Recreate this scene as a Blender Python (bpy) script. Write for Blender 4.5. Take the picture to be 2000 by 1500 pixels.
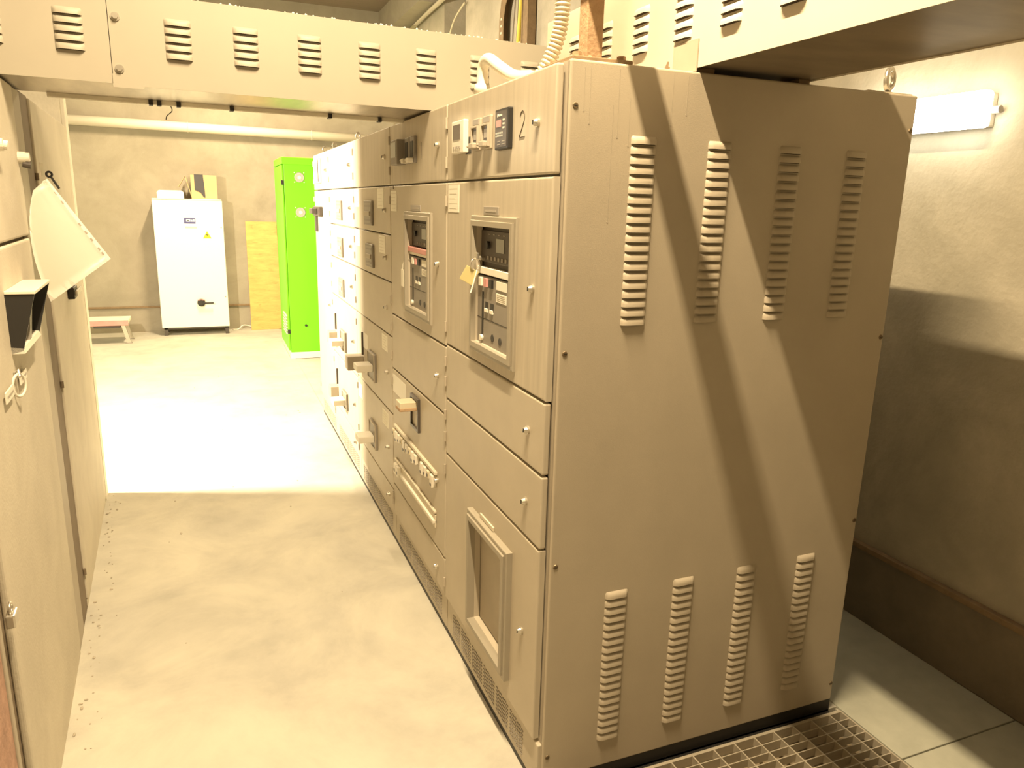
import bpy, bmesh, math, random
from mathutils import Vector, Matrix
random.seed(7)
for o in list(bpy.data.objects): bpy.data.objects.remove(o, do_unlink=True)
scene = bpy.context.scene
COL = scene.collection
PI = math.pi

# ---------------------------------------------------------------- camera
cd = bpy.data.cameras.new('camera'); cam = bpy.data.objects.new('camera', cd); COL.objects.link(cam)
cam.location = (-0.8533, -1.8102, 1.8369)
cam.rotation_euler = (1.33415, -0.02581, -0.38348)
cd.sensor_width = 36.0; cd.lens = 36.0 * 1444.1 / 2000.0; cd.clip_start = 0.05
scene.camera = cam

# ---------------------------------------------------------------- world, lights, exposure
w = bpy.data.worlds.new('world'); scene.world = w; w.use_nodes = True
w.node_tree.nodes['Background'].inputs[0].default_value = (1.0, 0.8, 0.5, 1)
w.node_tree.nodes['Background'].inputs[1].default_value = 0.006
WARM = (1.0, 0.775, 0.475)
def area(name, loc, sx, sy, power, color=WARM, aim=None):
    l = bpy.data.lights.new(name, 'AREA'); l.shape = 'RECTANGLE'; l.size = sx; l.size_y = sy
    l.energy = power; l.color = color
    o = bpy.data.objects.new(name, l); COL.objects.link(o); o.location = loc
    if aim: o.rotation_euler = (Vector(aim) - Vector(loc)).to_track_quat('-Z', 'Y').to_euler()
    return o
def bulb(name, loc, r, power, color=WARM):
    l = bpy.data.lights.new(name, 'POINT'); l.energy = power; l.color = color; l.shadow_soft_size = r
    o = bpy.data.objects.new(name, l); COL.objects.link(o); o.location = loc
    return o
area('ceiling_tube_near', (-0.44, -0.42, 3.92), 0.05, 1.25, 250)
area('wall_lamp_left', (-2.75, 3.55, 2.35), 0.22, 0.22, 430, (1.0, 0.85, 0.61), aim=(0.0, 4.3, 0.5))
area('ceiling_tube_far', (-0.55, 7.3, 4.1), 0.12, 1.0, 290)
area('fill_behind', (-0.6, -3.0, 3.92), 0.10, 1.2, 5)  # weak unseen fill added behind the camera
scene.view_settings.view_transform = 'Standard'
scene.view_settings.look = 'None'
scene.view_settings.gamma = 1.0
scene.view_settings.use_curve_mapping = False
scene.view_settings.exposure = 0.0

# ---------------------------------------------------------------- materials
def mat(name, base, rough=0.6, metal=0.0, var=0.0, scale=8.0, bump=0.0, bscale=60.0, stretch=None,
        stain=None, stain_scale=2.0, stain_lo=0.45, stain_hi=0.7, emit=0.0, spec=0.5):
    m = bpy.data.materials.new(name); m.use_nodes = True
    nt = m.node_tree; N = nt.nodes; Lk = nt.links; b = N['Principled BSDF']
    b.inputs['Roughness'].default_value = rough; b.inputs['Metallic'].default_value = metal
    b.inputs['Specular IOR Level'].default_value = spec
    col = (*base, 1)
    b.inputs['Base Color'].default_value = col
    tc = N.new('ShaderNodeTexCoord'); src = tc.outputs['Object']
    if stretch:
        mp = N.new('ShaderNodeMapping'); mp.inputs['Scale'].default_value = stretch
        Lk.new(src, mp.inputs['Vector']); srcv = mp.outputs['Vector']
    else: srcv = src
    last = None
    if var > 0:
        n = N.new('ShaderNodeTexNoise'); n.inputs['Scale'].default_value = scale; n.inputs['Detail'].default_value = 6
        n.inputs['Roughness'].default_value = 0.6
        Lk.new(srcv, n.inputs['Vector'])
        r = N.new('ShaderNodeValToRGB'); r.color_ramp.elements[0].position = 0.3; r.color_ramp.elements[1].position = 0.72
        r.color_ramp.elements[0].color = (*[max(0, c * (1 - var)) for c in base], 1)
        r.color_ramp.elements[1].color = (*[min(1, c * (1 + var)) for c in base], 1)
        Lk.new(n.outputs['Fac'], r.inputs['Fac']); last = r.outputs['Color']
    if stain:
        n2 = N.new('ShaderNodeTexNoise'); n2.inputs['Scale'].default_value = stain_scale; n2.inputs['Detail'].default_value = 8
        n2.inputs['Roughness'].default_value = 0.65; n2.inputs['Distortion'].default_value = 0.6
        Lk.new(srcv if stretch else src, n2.inputs['Vector'])
        r2 = N.new('ShaderNodeValToRGB'); r2.color_ramp.elements[0].position = stain_lo; r2.color_ramp.elements[1].position = stain_hi
        Lk.new(n2.outputs['Fac'], r2.inputs['Fac'])
        mx = N.new('ShaderNodeMixRGB'); Lk.new(r2.outputs['Color'], mx.inputs['Fac'])
        if last: Lk.new(last, mx.inputs['Color1'])
        else: mx.inputs['Color1'].default_value = col
        mx.inputs['Color2'].default_value = (*stain, 1); last = mx.outputs['Color']
    if last: Lk.new(last, b.inputs['Base Color'])
    if bump > 0:
        nb = N.new('ShaderNodeTexNoise'); nb.inputs['Scale'].default_value = bscale; nb.inputs['Detail'].default_value = 5
        Lk.new(src, nb.inputs['Vector'])
        bp = N.new('ShaderNodeBump'); bp.inputs['Strength'].default_value = bump; bp.inputs['Distance'].default_value = 0.01
        Lk.new(nb.outputs['Fac'], bp.inputs['Height']); Lk.new(bp.outputs['Normal'], b.inputs['Normal'])
    if emit > 0:
        b.inputs['Emission Color'].default_value = (1.0, 0.95, 0.80, 1); b.inputs['Emission Strength'].default_value = emit
    return m
M = {}
M['paint']   = mat('grey_beige_paint', (0.50, 0.445, 0.35), 0.55, var=0.05, scale=5, bump=0.04, bscale=300)
M['panel']   = mat('side_panel_paint', (0.47, 0.41, 0.315), 0.55, var=0.05, scale=4, bump=0.05, bscale=300)
M['streak']  = mat('streaked_paint', (0.50, 0.445, 0.35), 0.6, var=0.10, scale=6, stretch=(1, 6, 0.35), bump=0.04, bscale=300)
M['frame']   = mat('frame_paint', (0.42, 0.37, 0.29), 0.6, var=0.06)
M['shadow']  = mat('recess_dark', (0.06, 0.05, 0.04), 0.8)
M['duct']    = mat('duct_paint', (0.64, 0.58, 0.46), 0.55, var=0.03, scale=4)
M['duct_a']  = mat('dimmed_duct_paint', (0.37, 0.335, 0.265), 0.55, var=0.03, scale=4)  # duct paint darkened to offset the near tube's strong light
M['bezel']   = mat('window_frame_grey', (0.34, 0.305, 0.24), 0.5, var=0.05)
M['galv']    = mat('galvanised_sheet', (0.52, 0.46, 0.37), 0.32, metal=0.75, var=0.18, scale=3, stretch=(6, 1, 1))
M['galv_shaded'] = mat('shaded_galvanised', (0.30, 0.25, 0.18), 0.38, metal=0.6, var=0.25, scale=2.5, stretch=(1, 3, 1))  # galvanised sheet with the near duct's underside shade put into its colour
M['dust']    = mat('dusty_white', (0.80, 0.76, 0.64), 0.9, var=0.1, bump=0.3, bscale=40)
M['louver_dark'] = mat('louver_slot', (0.10, 0.08, 0.06), 0.9)
M['left']    = mat('dusty_left_paint', (0.56, 0.51, 0.41), 0.7, var=0.06, scale=4, bump=0.10, bscale=90, stain=(0.62, 0.57, 0.46), stain_scale=3)
M['leftgap'] = mat('shaded_filler', (0.20, 0.155, 0.105), 0.8, var=0.1)  # cabinet beige darkened to paint in the shade of the gaps
M['red']     = mat('red_primer', (0.44, 0.27, 0.20), 0.85, var=0.2, scale=20, bump=0.3)
M['plastic_w'] = mat('white_plastic', (0.74, 0.70, 0.60), 0.45)
M['plastic_g'] = mat('grey_plastic', (0.33, 0.30, 0.26), 0.5)
M['plastic_m'] = mat('mid_grey_plastic', (0.26, 0.235, 0.20), 0.5, var=0.08)
M['plastic_d'] = mat('dark_plastic', (0.075, 0.062, 0.052), 0.45)
M['black']   = mat('black_plastic', (0.022, 0.02, 0.018), 0.5)
M['glass']   = mat('meter_glass', (0.16, 0.14, 0.13), 0.15)
M['display'] = mat('lcd_grey', (0.36, 0.37, 0.35), 0.3)
M['redled']  = mat('red_display', (0.60, 0.30, 0.28), 0.5)
M['paper']   = mat('paper', (0.82, 0.79, 0.68), 0.9)
M['faint']   = mat('faint_print', (0.66, 0.61, 0.51), 0.9)
M['print']   = mat('print_grey', (0.42, 0.38, 0.32), 0.9)
M['metal']   = mat('nickel', (0.62, 0.58, 0.50), 0.3, metal=0.8)
M['bronze']  = mat('bronze_screw', (0.20, 0.15, 0.09), 0.45, metal=0.5)
M['rust']    = mat('rusty_steel', (0.40, 0.26, 0.15), 0.85, var=0.15, scale=14, stain=(0.46, 0.32, 0.19), stain_scale=18, bump=0.3, bscale=80)
M['rustdark']= mat('brown_steel', (0.26, 0.18, 0.10), 0.8, var=0.2, scale=20, bump=0.2)
M['concrete_w'] = mat('concrete_wall', (0.33, 0.295, 0.225), 0.9, var=0.12, scale=2.5, stain=(0.40, 0.36, 0.28), stain_scale=1.3, bump=0.12, bscale=60)
M['concrete_r'] = mat('concrete_right_wall', (0.45, 0.41, 0.32), 0.9, var=0.14, scale=3.5, stain=(0.36, 0.33, 0.25), stain_scale=2.0, bump=0.25, bscale=45)
M['concrete_d'] = mat('concrete_upstand', (0.21, 0.175, 0.125), 0.9, var=0.15, scale=6, bump=0.2, bscale=60)
M['concrete_c'] = mat('concrete_ceiling', (0.24, 0.19, 0.14), 0.9, var=0.10, scale=3, stretch=(1, 10, 1), bump=0.1)
M['floor']   = mat('dusty_floor', (0.47, 0.45, 0.39), 0.8, var=0.10, scale=5, stain=(0.62, 0.59, 0.49), stain_scale=1.6, stain_lo=0.40, stain_hi=0.72, bump=0.22, bscale=18)
M['plate']   = mat('floor_plate_green', (0.44, 0.44, 0.36), 0.55, var=0.10, scale=9, bump=0.05)
M['grate']   = mat('grating_steel', (0.46, 0.41, 0.32), 0.55, metal=0.2, var=0.1)
M['pit']     = mat('pit_dust', (0.30, 0.24, 0.16), 0.95, var=0.35, scale=7, bump=0.4, bscale=30)
M['white_cab'] = mat('white_cabinet_paint', (0.84, 0.83, 0.76), 0.4)
M['green']   = mat('lime_green_paint', (0.18, 0.64, 0.01), 0.45)
M['ply']     = mat('yellow_shuttering', (0.66, 0.42, 0.13), 0.7, var=0.18, scale=5, stretch=(1, 1, 4), stain=(0.42, 0.24, 0.07), stain_scale=9, stain_lo=0.58, stain_hi=0.75)
M['card']    = mat('cardboard', (0.58, 0.40, 0.21), 0.85, var=0.06)
M['tape']    = mat('dark_tape', (0.05, 0.045, 0.05), 0.45)
M['pinkred'] = mat('faded_red_paint', (0.62, 0.30, 0.27), 0.7, var=0.1)
M['blue']    = mat('navy_print', (0.07, 0.07, 0.22), 0.6)
M['yellow']  = mat('warning_yellow', (0.80, 0.72, 0.02), 0.5)
M['wire_y']  = mat('yellow_wire', (0.75, 0.60, 0.08), 0.5)
M['pvc']     = mat('white_pvc', (0.80, 0.75, 0.62), 0.45)
M['conduit'] = mat('beige_conduit', (0.62, 0.55, 0.40), 0.5)
M['lamp']    = mat('lamp_diffuser', (0.9, 0.88, 0.8), 0.4, emit=14.0)
M['sleeve']  = mat('document_sleeve', (0.88, 0.86, 0.78), 0.35)
M['brass']   = mat('brass', (0.62, 0.54, 0.26), 0.45, metal=0.2)
M['pen']     = mat('pencil', (0.16, 0.13, 0.10), 0.9)

# ---------------------------------------------------------------- mesh helpers
ORG = {}
def root_of(o):
    while o.parent: o = o.parent
    return o
def obj(name, bm, mats, parent=None, smooth=False, loc=None):
    """links bm as ONE mesh object; bm is in the frame the thing was modelled in"""
    if parent is not None:
        off = ORG.get(root_of(parent).name)
        if off is not None: bmesh.ops.translate(bm, vec=-off, verts=bm.verts)
    if not isinstance(mats, (list, tuple)): mats = [mats]
    me = bpy.data.meshes.new(name); bm.to_mesh(me); bm.free()
    for m in mats: me.materials.append(M[m] if isinstance(m, str) else m)
    if smooth:
        for p in me.polygons: p.use_smooth = True
    o = bpy.data.objects.new(name, me); COL.objects.link(o)
    if parent is not None: o.parent = parent
    if loc is not None: o.location = loc
    return o
def thing(name, label, cat, org=(0, 0, 0), rot=0.0, group=None):
    o = bpy.data.objects.new(name, None); COL.objects.link(o); o.empty_display_size = 0.1
    o.location = org; o.rotation_euler = (0, 0, rot)
    o['label'] = label; o['category'] = cat
    if group: o['group'] = group
    ORG[o.name] = Vector(org) if rot == 0.0 else Vector((0, 0, 0))
    return o
def tag(o, label, cat, group=None):
    o['label'] = label; o['category'] = cat
    if group: o['group'] = group
    return o
def struct(name, bm, mats, smooth=False):
    o = obj(name, bm, mats, None, smooth); o['kind'] = 'structure'; return o
def B(): return bmesh.new()
def box(bm, x0, x1, y0, y1, z0, z1, mi=0, bev=0.0, seg=2):
    t = bmesh.new()
    bmesh.ops.create_cube(t, size=1.0)
    bmesh.ops.scale(t, vec=(abs(x1 - x0), abs(y1 - y0), abs(z1 - z0)), verts=t.verts)
    bmesh.ops.translate(t, vec=((x0 + x1) / 2, (y0 + y1) / 2, (z0 + z1) / 2), verts=t.verts)
    if bev > 0: bmesh.ops.bevel(t, geom=list(t.edges), offset=bev, segments=seg, profile=0.5, affect='EDGES')
    for f in t.faces: f.material_index = mi
    merge(bm, t); return bm
def merge(bm, t):
    me = bpy.data.meshes.new('tmp'); t.to_mesh(me); t.free(); bm.from_mesh(me); bpy.data.meshes.remove(me)
def frame_to(d):
    d = Vector(d).normalized(); up = Vector((0, 0, 1)) if abs(d.z) < 0.9 else Vector((1, 0, 0))
    a = d.cross(up).normalized(); b = a.cross(d).normalized(); return a, b
def cyl(bm, p0, p1, r0, r1=None, n=14, mi=0):
    r1 = r0 if r1 is None else r1
    p0 = Vector(p0); p1 = Vector(p1); a, b = frame_to(p1 - p0)
    A = [bm.verts.new(p0 + (a * math.cos(2 * PI * i / n) + b * math.sin(2 * PI * i / n)) * r0) for i in range(n)]
    C = [bm.verts.new(p1 + (a * math.cos(2 * PI * i / n) + b * math.sin(2 * PI * i / n)) * r1) for i in range(n)]
    fs = [bm.faces.new((A[i], A[(i + 1) % n], C[(i + 1) % n], C[i])) for i in range(n)]
    fs.append(bm.faces.new(A[::-1])); fs.append(bm.faces.new(C))
    for f in fs: f.material_index = mi
    return bm
def tube(bm, pts, r, n=10, mi=0, ripple=0.0, pitch=0.0, smooth_n=0):
    pts = [Vector(p) for p in pts]
    if smooth_n:                                   # catmull-rom resampling
        q = []; P = [pts[0]] + pts + [pts[-1]]
        for i in range(1, len(P) - 2):
            for k in range(smooth_n):
                t = k / smooth_n; a, b, c, d = P[i - 1], P[i], P[i + 1], P[i + 2]
                q.append(0.5 * ((2 * b) + (c - a) * t + (2 * a - 5 * b + 4 * c - d) * t * t + (3 * b - a - 3 * c + d) * t ** 3))
        q.append(pts[-1]); pts = q
    if ripple:
        L = [0]
        for i in range(1, len(pts)): L.append(L[-1] + (pts[i] - pts[i - 1]).length)
        tot = L[-1]; k = int(tot / pitch) * 4; q = []; j = 0
        for i in range(k + 1):
            s = tot * i / k
            while j < len(L) - 2 and L[j + 1] < s: j += 1
            t = (s - L[j]) / max(1e-9, L[j + 1] - L[j]); q.append(pts[j].lerp(pts[j + 1], t))
        pts = q
    rings = []; prev = None
    for i, p in enumerate(pts):
        d = (pts[min(i + 1, len(pts) - 1)] - pts[max(i - 1, 0)]).normalized()
        if prev is None: a, b = frame_to(d)
        else:
            a = (prev - d * prev.dot(d)).normalized(); b = d.cross(a)
        prev = a
        rr = r
        if ripple: rr = r + ripple * (1, 0.2, -1, 0.2)[i % 4]
        rings.append([bm.verts.new(p + (a * math.cos(2 * PI * k / n) + b * math.sin(2 * PI * k / n)) * rr) for k in range(n)])
    for A, C in zip(rings, rings[1:]):
        for k in range(n):
            f = bm.faces.new((A[k], A[(k + 1) % n], C[(k + 1) % n], C[k])); f.material_index = mi
    for R, rev in ((rings[0], True), (rings[-1], False)):
        f = bm.faces.new(R[::-1] if rev else R); f.material_index = mi
    bmesh.ops.recalc_face_normals(bm, faces=bm.faces)
    return bm
def torus(bm, c, axis, R, r, n=24, k=8, mi=0, squash=1.0):
    a, b = frame_to(axis); c = Vector(c); ax = Vector(axis).normalized(); rings = []
    for i in range(n):
        t = 2 * PI * i / n; d = a * math.cos(t) + b * math.sin(t) * squash
        rings.append([bm.verts.new(c + d * (R + r * math.cos(2 * PI * j / k)) + ax * r * math.sin(2 * PI * j / k)) for j in range(k)])
    for i in range(n):
        A, C = rings[i], rings[(i + 1) % n]
        for j in range(k):
            f = bm.faces.new((A[j], A[(j + 1) % k], C[(j + 1) % k], C[j])); f.material_index = mi
    bmesh.ops.recalc_face_normals(bm, faces=bm.faces); return bm
def prism(bm, poly, axis, lo, hi, mi=0):
    """poly: 2-D points; axis 'x','y','z' = extrusion axis"""
    def P(p, h): return {'x': (h, p[0], p[1]), 'y': (p[0], h, p[1]), 'z': (p[0], p[1], h)}[axis]
    A = [bm.verts.new(P(p, lo)) for p in poly]; C = [bm.verts.new(P(p, hi)) for p in poly]; n = len(poly)
    fs = [bm.faces.new((A[i], A[(i + 1) % n], C[(i + 1) % n], C[i])) for i in range(n)]
    fs += [bm.faces.new(A[::-1]), bm.faces.new(C)]
    for f in fs: f.material_index = mi
    bmesh.ops.recalc_face_normals(bm, faces=fs); return bm
def holed(bm, y0, y1, z0, z1, hole, xf, xb, mi=0, bev=0.006):
    """a plate facing -x with a rectangular hole; front at xf, back at xb"""
    t = bmesh.new(); a, b, c, d = hole
    def loop(x, y0, y1, z0, z1): return [t.verts.new(v) for v in ((x, y0, z0), (x, y1, z0), (x, y1, z1), (x, y0, z1))]
    fo, fi, bo, bi = loop(xf, y0, y1, z0, z1), loop(xf, a, b, c, d), loop(xb, y0, y1, z0, z1), loop(xb, a, b, c, d)
    for i in range(4):
        j = (i + 1) % 4
        t.faces.new((fo[i], fo[j], fi[j], fi[i])); t.faces.new((bo[i], bi[i], bi[j], bo[j]))
        t.faces.new((fo[i], bo[i], bo[j], fo[j])); t.faces.new((fi[i], fi[j], bi[j], bi[i]))
    bmesh.ops.recalc_face_normals(t, faces=t.faces)
    if bev > 0:
        es = [e for e in t.edges if all(v in fo for v in e.verts)]
        bmesh.ops.bevel(t, geom=es, offset=bev, segments=3, profile=0.5, affect='EDGES')
    for f in t.faces: f.material_index = mi
    merge(bm, t); return bm
def louver_mesh(name, width, h, d, U, W, mats):
    """pressed hood, open at the bottom; U = width axis, W = outward axis"""
    bm = B(); U = Vector(U); W = Vector(W); V = Vector((0, 0, 1))
    us = [(-.5 * width, 0), (-.5 * width + .004, .55), (-.5 * width + .013, 1), (.5 * width - .013, 1), (.5 * width - .004, .55), (.5 * width, 0)]
    vs = [(0.0, 1.0), (.35, .97), (.62, .80), (.84, .45), (1.0, 0.0)]
    G = [[bm.verts.new(U * u + V * (v * h * (1 if s > .3 else .8)) + W * (d * s * k)) for v, k in vs] for u, s in us]
    for i in range(len(us) - 1):
        for j in range(len(vs) - 1):
            q = [G[i][j], G[i + 1][j], G[i + 1][j + 1], G[i][j + 1]]
            f = bm.faces.new(q); f.material_index = 0; f.smooth = True
    s = [U * (-.5 * width + .004) - V * .001 + W * .0008, U * (.5 * width - .004) - V * .001 + W * .0008,
         U * (.5 * width - .006) + V * h * .3 + W * .0008, U * (-.5 * width + .006) + V * h * .3 + W * .0008]
    f = bm.faces.new([bm.verts.new(p) for p in s]); f.material_index = 1
    bmesh.ops.remove_doubles(bm, verts=bm.verts, dist=1e-6)
    bmesh.ops.recalc_face_normals(bm, faces=bm.faces)
    me = bpy.data.meshes.new(name); bm.to_mesh(me); bm.free()
    for m in mats: me.materials.append(M[m])
    return me
def inst(name, me, parent, loc, rot=(0, 0, 0)):
    o = bpy.data.objects.new(name, me); COL.objects.link(o); o.parent = parent
    o.location = Vector(loc) - ORG.get(root_of(parent).name, Vector((0, 0, 0))); o.rotation_euler = rot
    return o

# ================================================================ SETTING
XW, YF, YB, XL, ZC = 1.88, 9.5, -4.0, -3.2, 4.45
bm = B(); box(bm, XL, 0.03, YB, YF, -0.3, 0.0); box(bm, 0.03, XW, 0.0, YF, -0.3, -0.004); box(bm, 0.03, XW, YB, -1.4, -0.3, -0.004)
box(bm, 1.27, XW, -1.4, 0.0, -0.3, -0.012); box(bm, 0.03, 1.27, -1.4, 0.0, -0.35, -0.10, 1)
struct('floor', bm, ['floor', 'pit'])
struct('ceiling', box(B(), XL - .2, XW + .6, YB - .2, YF + .2, ZC, ZC + .2), 'concrete_c')
struct('wall_far', box(B(), XL - .2, XW + .6, YF, YF + .2, -.3, ZC), 'concrete_w')
struct('wall_behind', box(B(), XL - .2, XW + .6, YB - .2, YB, -.3, ZC), 'concrete_w')
struct('wall_left', box(B(), XL - .2, XL, YB, YF, -.3, ZC), 'concrete_w')
bm = B()
box(bm, XW, XW + .2, YB, 6.43, -.3, ZC); box(bm, XW, XW + .2, 7.22, YF, -.3, ZC); box(bm, XW, XW + .2, 6.43, 7.22, -.3, 2.4)
box(bm, XW + .5, XW + .6, 6.2, 7.5, 2.3, ZC); box(bm, XW + .2, XW + .5, 6.3, 6.43, 2.3, ZC); box(bm, XW + .2, XW + .5, 7.22, 7.35, 2.3, ZC)
box(bm, XW + .2, XW + .5, 6.43, 7.22, 2.3, 2.4)
struct('wall_right', bm, 'concrete_r')
struct('trim_1', box(B(), 1.60, XW, 7.3, YF, 4.12, ZC), 'concrete_w')          # downstand beam
bm = B(); box(bm, XW - .018, XW, -1.4, 6.0, -0.004, 0.335, 0); struct('baseboard_right', bm, 'concrete_d')
bm = B(); box(bm, XW - .03, XW, -1.4, 6.0, 0.335, 0.362, 0, .004); struct('trim_2', bm, 'rustdark')
bm = B(); box(bm, XL, 0.9, YF - .02, YF, 0.335, 0.362, 0, .004); struct('trim_3', bm, 'rustdark')

# two steel cover plates beside the switchgear
for (y0, y1, lab) in ((-0.297, 1.9, 'grey green steel floor cover plate beside the grey side panel'),
                      (-1.38, -0.303, 'nearer grey green floor cover plate at the bottom right corner of the photo')):
    o = obj('floor_plate', box(B(), 1.276, 1.855, y0, y1, -.012, 0.0, 0, .0015, 1), 'plate'); tag(o, lab, 'floor plate', 'steel floor cover plates')

# floor grating in front of the side panel
t = thing('floor_grating', 'galvanised bar grating let into the floor below the louvred side panel', 'grating', (0.04, -1.38, 0))
bm = B(); box(bm, .035, 1.268, -.034, -.022, -.035, .0); box(bm, .035, 1.268, -1.385, -1.373, -.035, 0)
box(bm, .035, .041, -1.373, -.034, -.035, 0); box(bm, 1.262, 1.268, -1.373, -.034, -.035, 0); obj('rim', bm, 'grate', t)
y = -.034 - .038
me = None
while y > -1.36:
    if me is None:
        b_ = obj('bar', box(B(), .041, 1.262, y - .002, y + .002, -.032, -.001), 'grate', t); me = b_.data; y00 = y
    else:
        b_ = bpy.data.objects.new('bar', me); COL.objects.link(b_); b_.parent = t; b_.location = (0, y - y00, 0)
    y -= .038
me = None; x = 1.262 - .055
while x > .06:
    if me is None:
        b_ = obj('cross_bar', box(B(), x - .0025, x + .0025, -1.373, -.034, -.034, 0), 'grate', t); me = b_.data; x00 = x
    else:
        b_ = bpy.data.objects.new('cross_bar', me); COL.objects.link(b_); b_.parent = t; b_.location = (x - x00, 0, 0)
    x -= .088

# ================================================================ SWITCHGEAR LINE (doors face -x, front at x = 0)
H = 2.2
DEP = 1.235
LOCK = None
def lock(parent, y, z, r=.013):
    bm = B(); cyl(bm, (0.0, y, z), (-.006, y, z), r, r, 14, 0); cyl(bm, (-.006, y, z), (-.016, y, z), r * .85, r * .6, 14, 0)
    box(bm, -.0175, -.015, y - .002, y + .002, z - .006, z + .006, 1)
    return obj('lock', bm, ['metal', 'black'], parent, smooth=False)
def hinge(parent, y, z):
    bm = B(); cyl(bm, (-.003, y, z - .02), (-.003, y, z + .02), .0055, n=8); return obj('hinge', bm, 'frame', parent)
def paper(parent, y0, y1, z0, z1, x=0.0, name='paper_label', m='paper', lines=5):
    bm = B(); box(bm, x - .0012, x + .0006, y0, y1, z0, z1, 0)
    for k in range(lines):
        zz = z1 - (z1 - z0) * (k + .8) / (lines + .6); L = .75 - .2 * ((k * 7) % 3) / 2
        box(bm, x - .0016, x - .0010, y1 - (y1 - y0) * .12 - (y1 - y0) * L, y1 - (y1 - y0) * .12, zz - .0012, zz + .0012, 1)
    return obj(name, bm, [m, 'faint'], parent)
def column(name, label, y0, y1, rows, group='switchgear columns in a row', mat_top='paint'):
    """rows: list of (z0, z1, holes or None, locks, material)"""
    c = thing(name, label, 'cabinet', (0, y0, 0), 0, group)
    bm = B()
    box(bm, .16, DEP, y0 + .002, y1 - .002, .0, H, 0)
    box(bm, .026, .16, y0 + .002, y0 + .035, .0, H, 0); box(bm, .026, .16, y1 - .035, y1 - .002, .0, H, 0)
    box(bm, .026, .16, y0 + .035, y1 - .035, H - .02, H, 0); box(bm, .03, .16, y0 + .035, y1 - .035, .0, .03, 0)
    for z0, z1, *_ in rows[:-1]: box(bm, .03, .16, y0 + .035, y1 - .035, z0 - .006, z0 + .006, 0)
    obj('body', bm, 'frame', c)
    bm = B(); box(bm, .012, .030, y0 + .004, y1 - .004, .026, .176, 0, .004)
    pl = obj('plinth_cover', bm, 'paint', c)
    obj('gap_shade', box(B(), .016, .026, y0 + .002, y1 - .002, .0, .024), 'black', c)  # black strip painting the shade in the gap under the plinth
    doors = []
    for k, (z0, z1, hole, m) in enumerate(rows):
        bm = B(); a = y0 + (.022 if y0 < .01 else .004); b = y1 - .004
        if hole: holed(bm, a, b, z0 + .003, z1 - .003, hole, 0, .022)
        else: box(bm, 0, .022, a, b, z0 + .003, z1 - .003, 0, .006, 3)
        d = obj('door', bm, m, c); doors.append(d)
        lock(d, a + .108, (z0 + z1) / 2 if z1 - z0 < .5 else z0 + (z1 - z0) * .5)
        hinge(d, b + .001, z1 - .07); hinge(d, b + .001, z0 + .07)
    return c, doors, pl
def vent(pl, y0, y1, nm='vent_slots'):
    """punched ventilation slots in the plinth"""
    bm = B(); k = 0; y = y0
    while y < y1 - .02:
        for r in range(7):
            z = .055 + r * .0145 + (.004 if k % 2 else 0)
            box(bm, .0095, .0135, y, y + .014, z - .0025, z + .0025, 0)
        y += .02 if (k % 6) != 5 else .034; k += 1
    o = obj(nm, bm, 'plastic_g', pl); o['kind'] = 'stuff'; return o
def bezel(parent, y0, y1, z0, z1, wd, proud=.022, nm='window_frame', m='bezel'):
    bm = B(); holed(bm, y0, y1, z0, z1, (y0 + wd, y1 - wd, z0 + wd, z1 - wd), -proud, .0, 0, .004)
    holed(bm, y0 + wd * .45, y1 - wd * .45, z0 + wd * .45, z1 - wd * .45, (y0 + wd, y1 - wd, z0 + wd, z1 - wd), -proud - .007, -proud, 0, .002)
    return obj(nm, bm, m, parent)

# -------- column 1 (nearest)
Y1, Y2, Y3, Y4, Y5 = .968, 1.917, 2.917, 3.905, 4.72
W1 = (.279, .621, 1.372, 1.768)
W1b = (.258, .590, .302, .706)
c1, d1, p1 = column('switchgear_cabinet', 'nearest switchgear column, pencilled 2, with louvred side panel facing the grating', 0.0, Y1,
    [(1.918, 2.198, None, 'streak'), (1.297, 1.918, W1, 'streak'), (1.075, 1.297, None, 'paint'), (.842, 1.075, None, 'paint'), (.188, .842, W1b, 'paint')])
# side panel with its louvres
bm = B(); box(bm, .026, DEP, -.004, .016, .042, 2.203, 0, .006, 3)
sp = obj('side_panel', bm, 'panel', c1)
LV = louver_mesh('louver', .080, .0215, .0115, (1, 0, 0), (0, -1, 0), ('panel', 'louver_dark'))
for cx in (.254, .503, .756, 1.012):
    for k in range(20): inst('louver', LV, sp, (cx, -.004, 2.006 - k * .0258))
    for k in range(20): inst('louver', LV, sp, (cx + .006, -.004, .657 - k * .0268))
def screw(parent, x, z):
    bm = B(); cyl(bm, (x, -.004, z), (x, -.0065, z), .0085, .007, 12, 0); box(bm, x - .005, x + .005, -.0072, -.006, z - .001, z + .001, 1)
    obj('screw', bm, ['bronze', 'black'], parent)
for (x_, za, zb) in ((.170, 2.02, 2.19), (.155, 1.80, 2.10), (.335, 2.06, 2.19), (.382, 2.09, 2.19), (.068, 2.08, 2.185), (.085, 2.05, 2.185), (.205, 2.0, 2.12)):
    bm = B(); box(bm, x_ - .0008, x_ + .0008, -.0043, -.003, za, zb); cyl(bm, (x_, -.003, za), (x_, -.0045, za), .0028, n=8); obj('drip_stain', bm, 'frame', sp)
for z in (2.091, 1.441, .795, .132): screw(sp, .044, z)
for z in (2.099, 1.440, .778, .115): screw(sp, 1.222, z)
bm = B(); box(bm, .03, DEP, .0, .012, -.02, .041, 0); box(bm, .03, DEP, -.012, .0, -.02, -.012, 0); obj('base_rail', bm, 'black', c1)
vent(p1, .12, .90)
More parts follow.
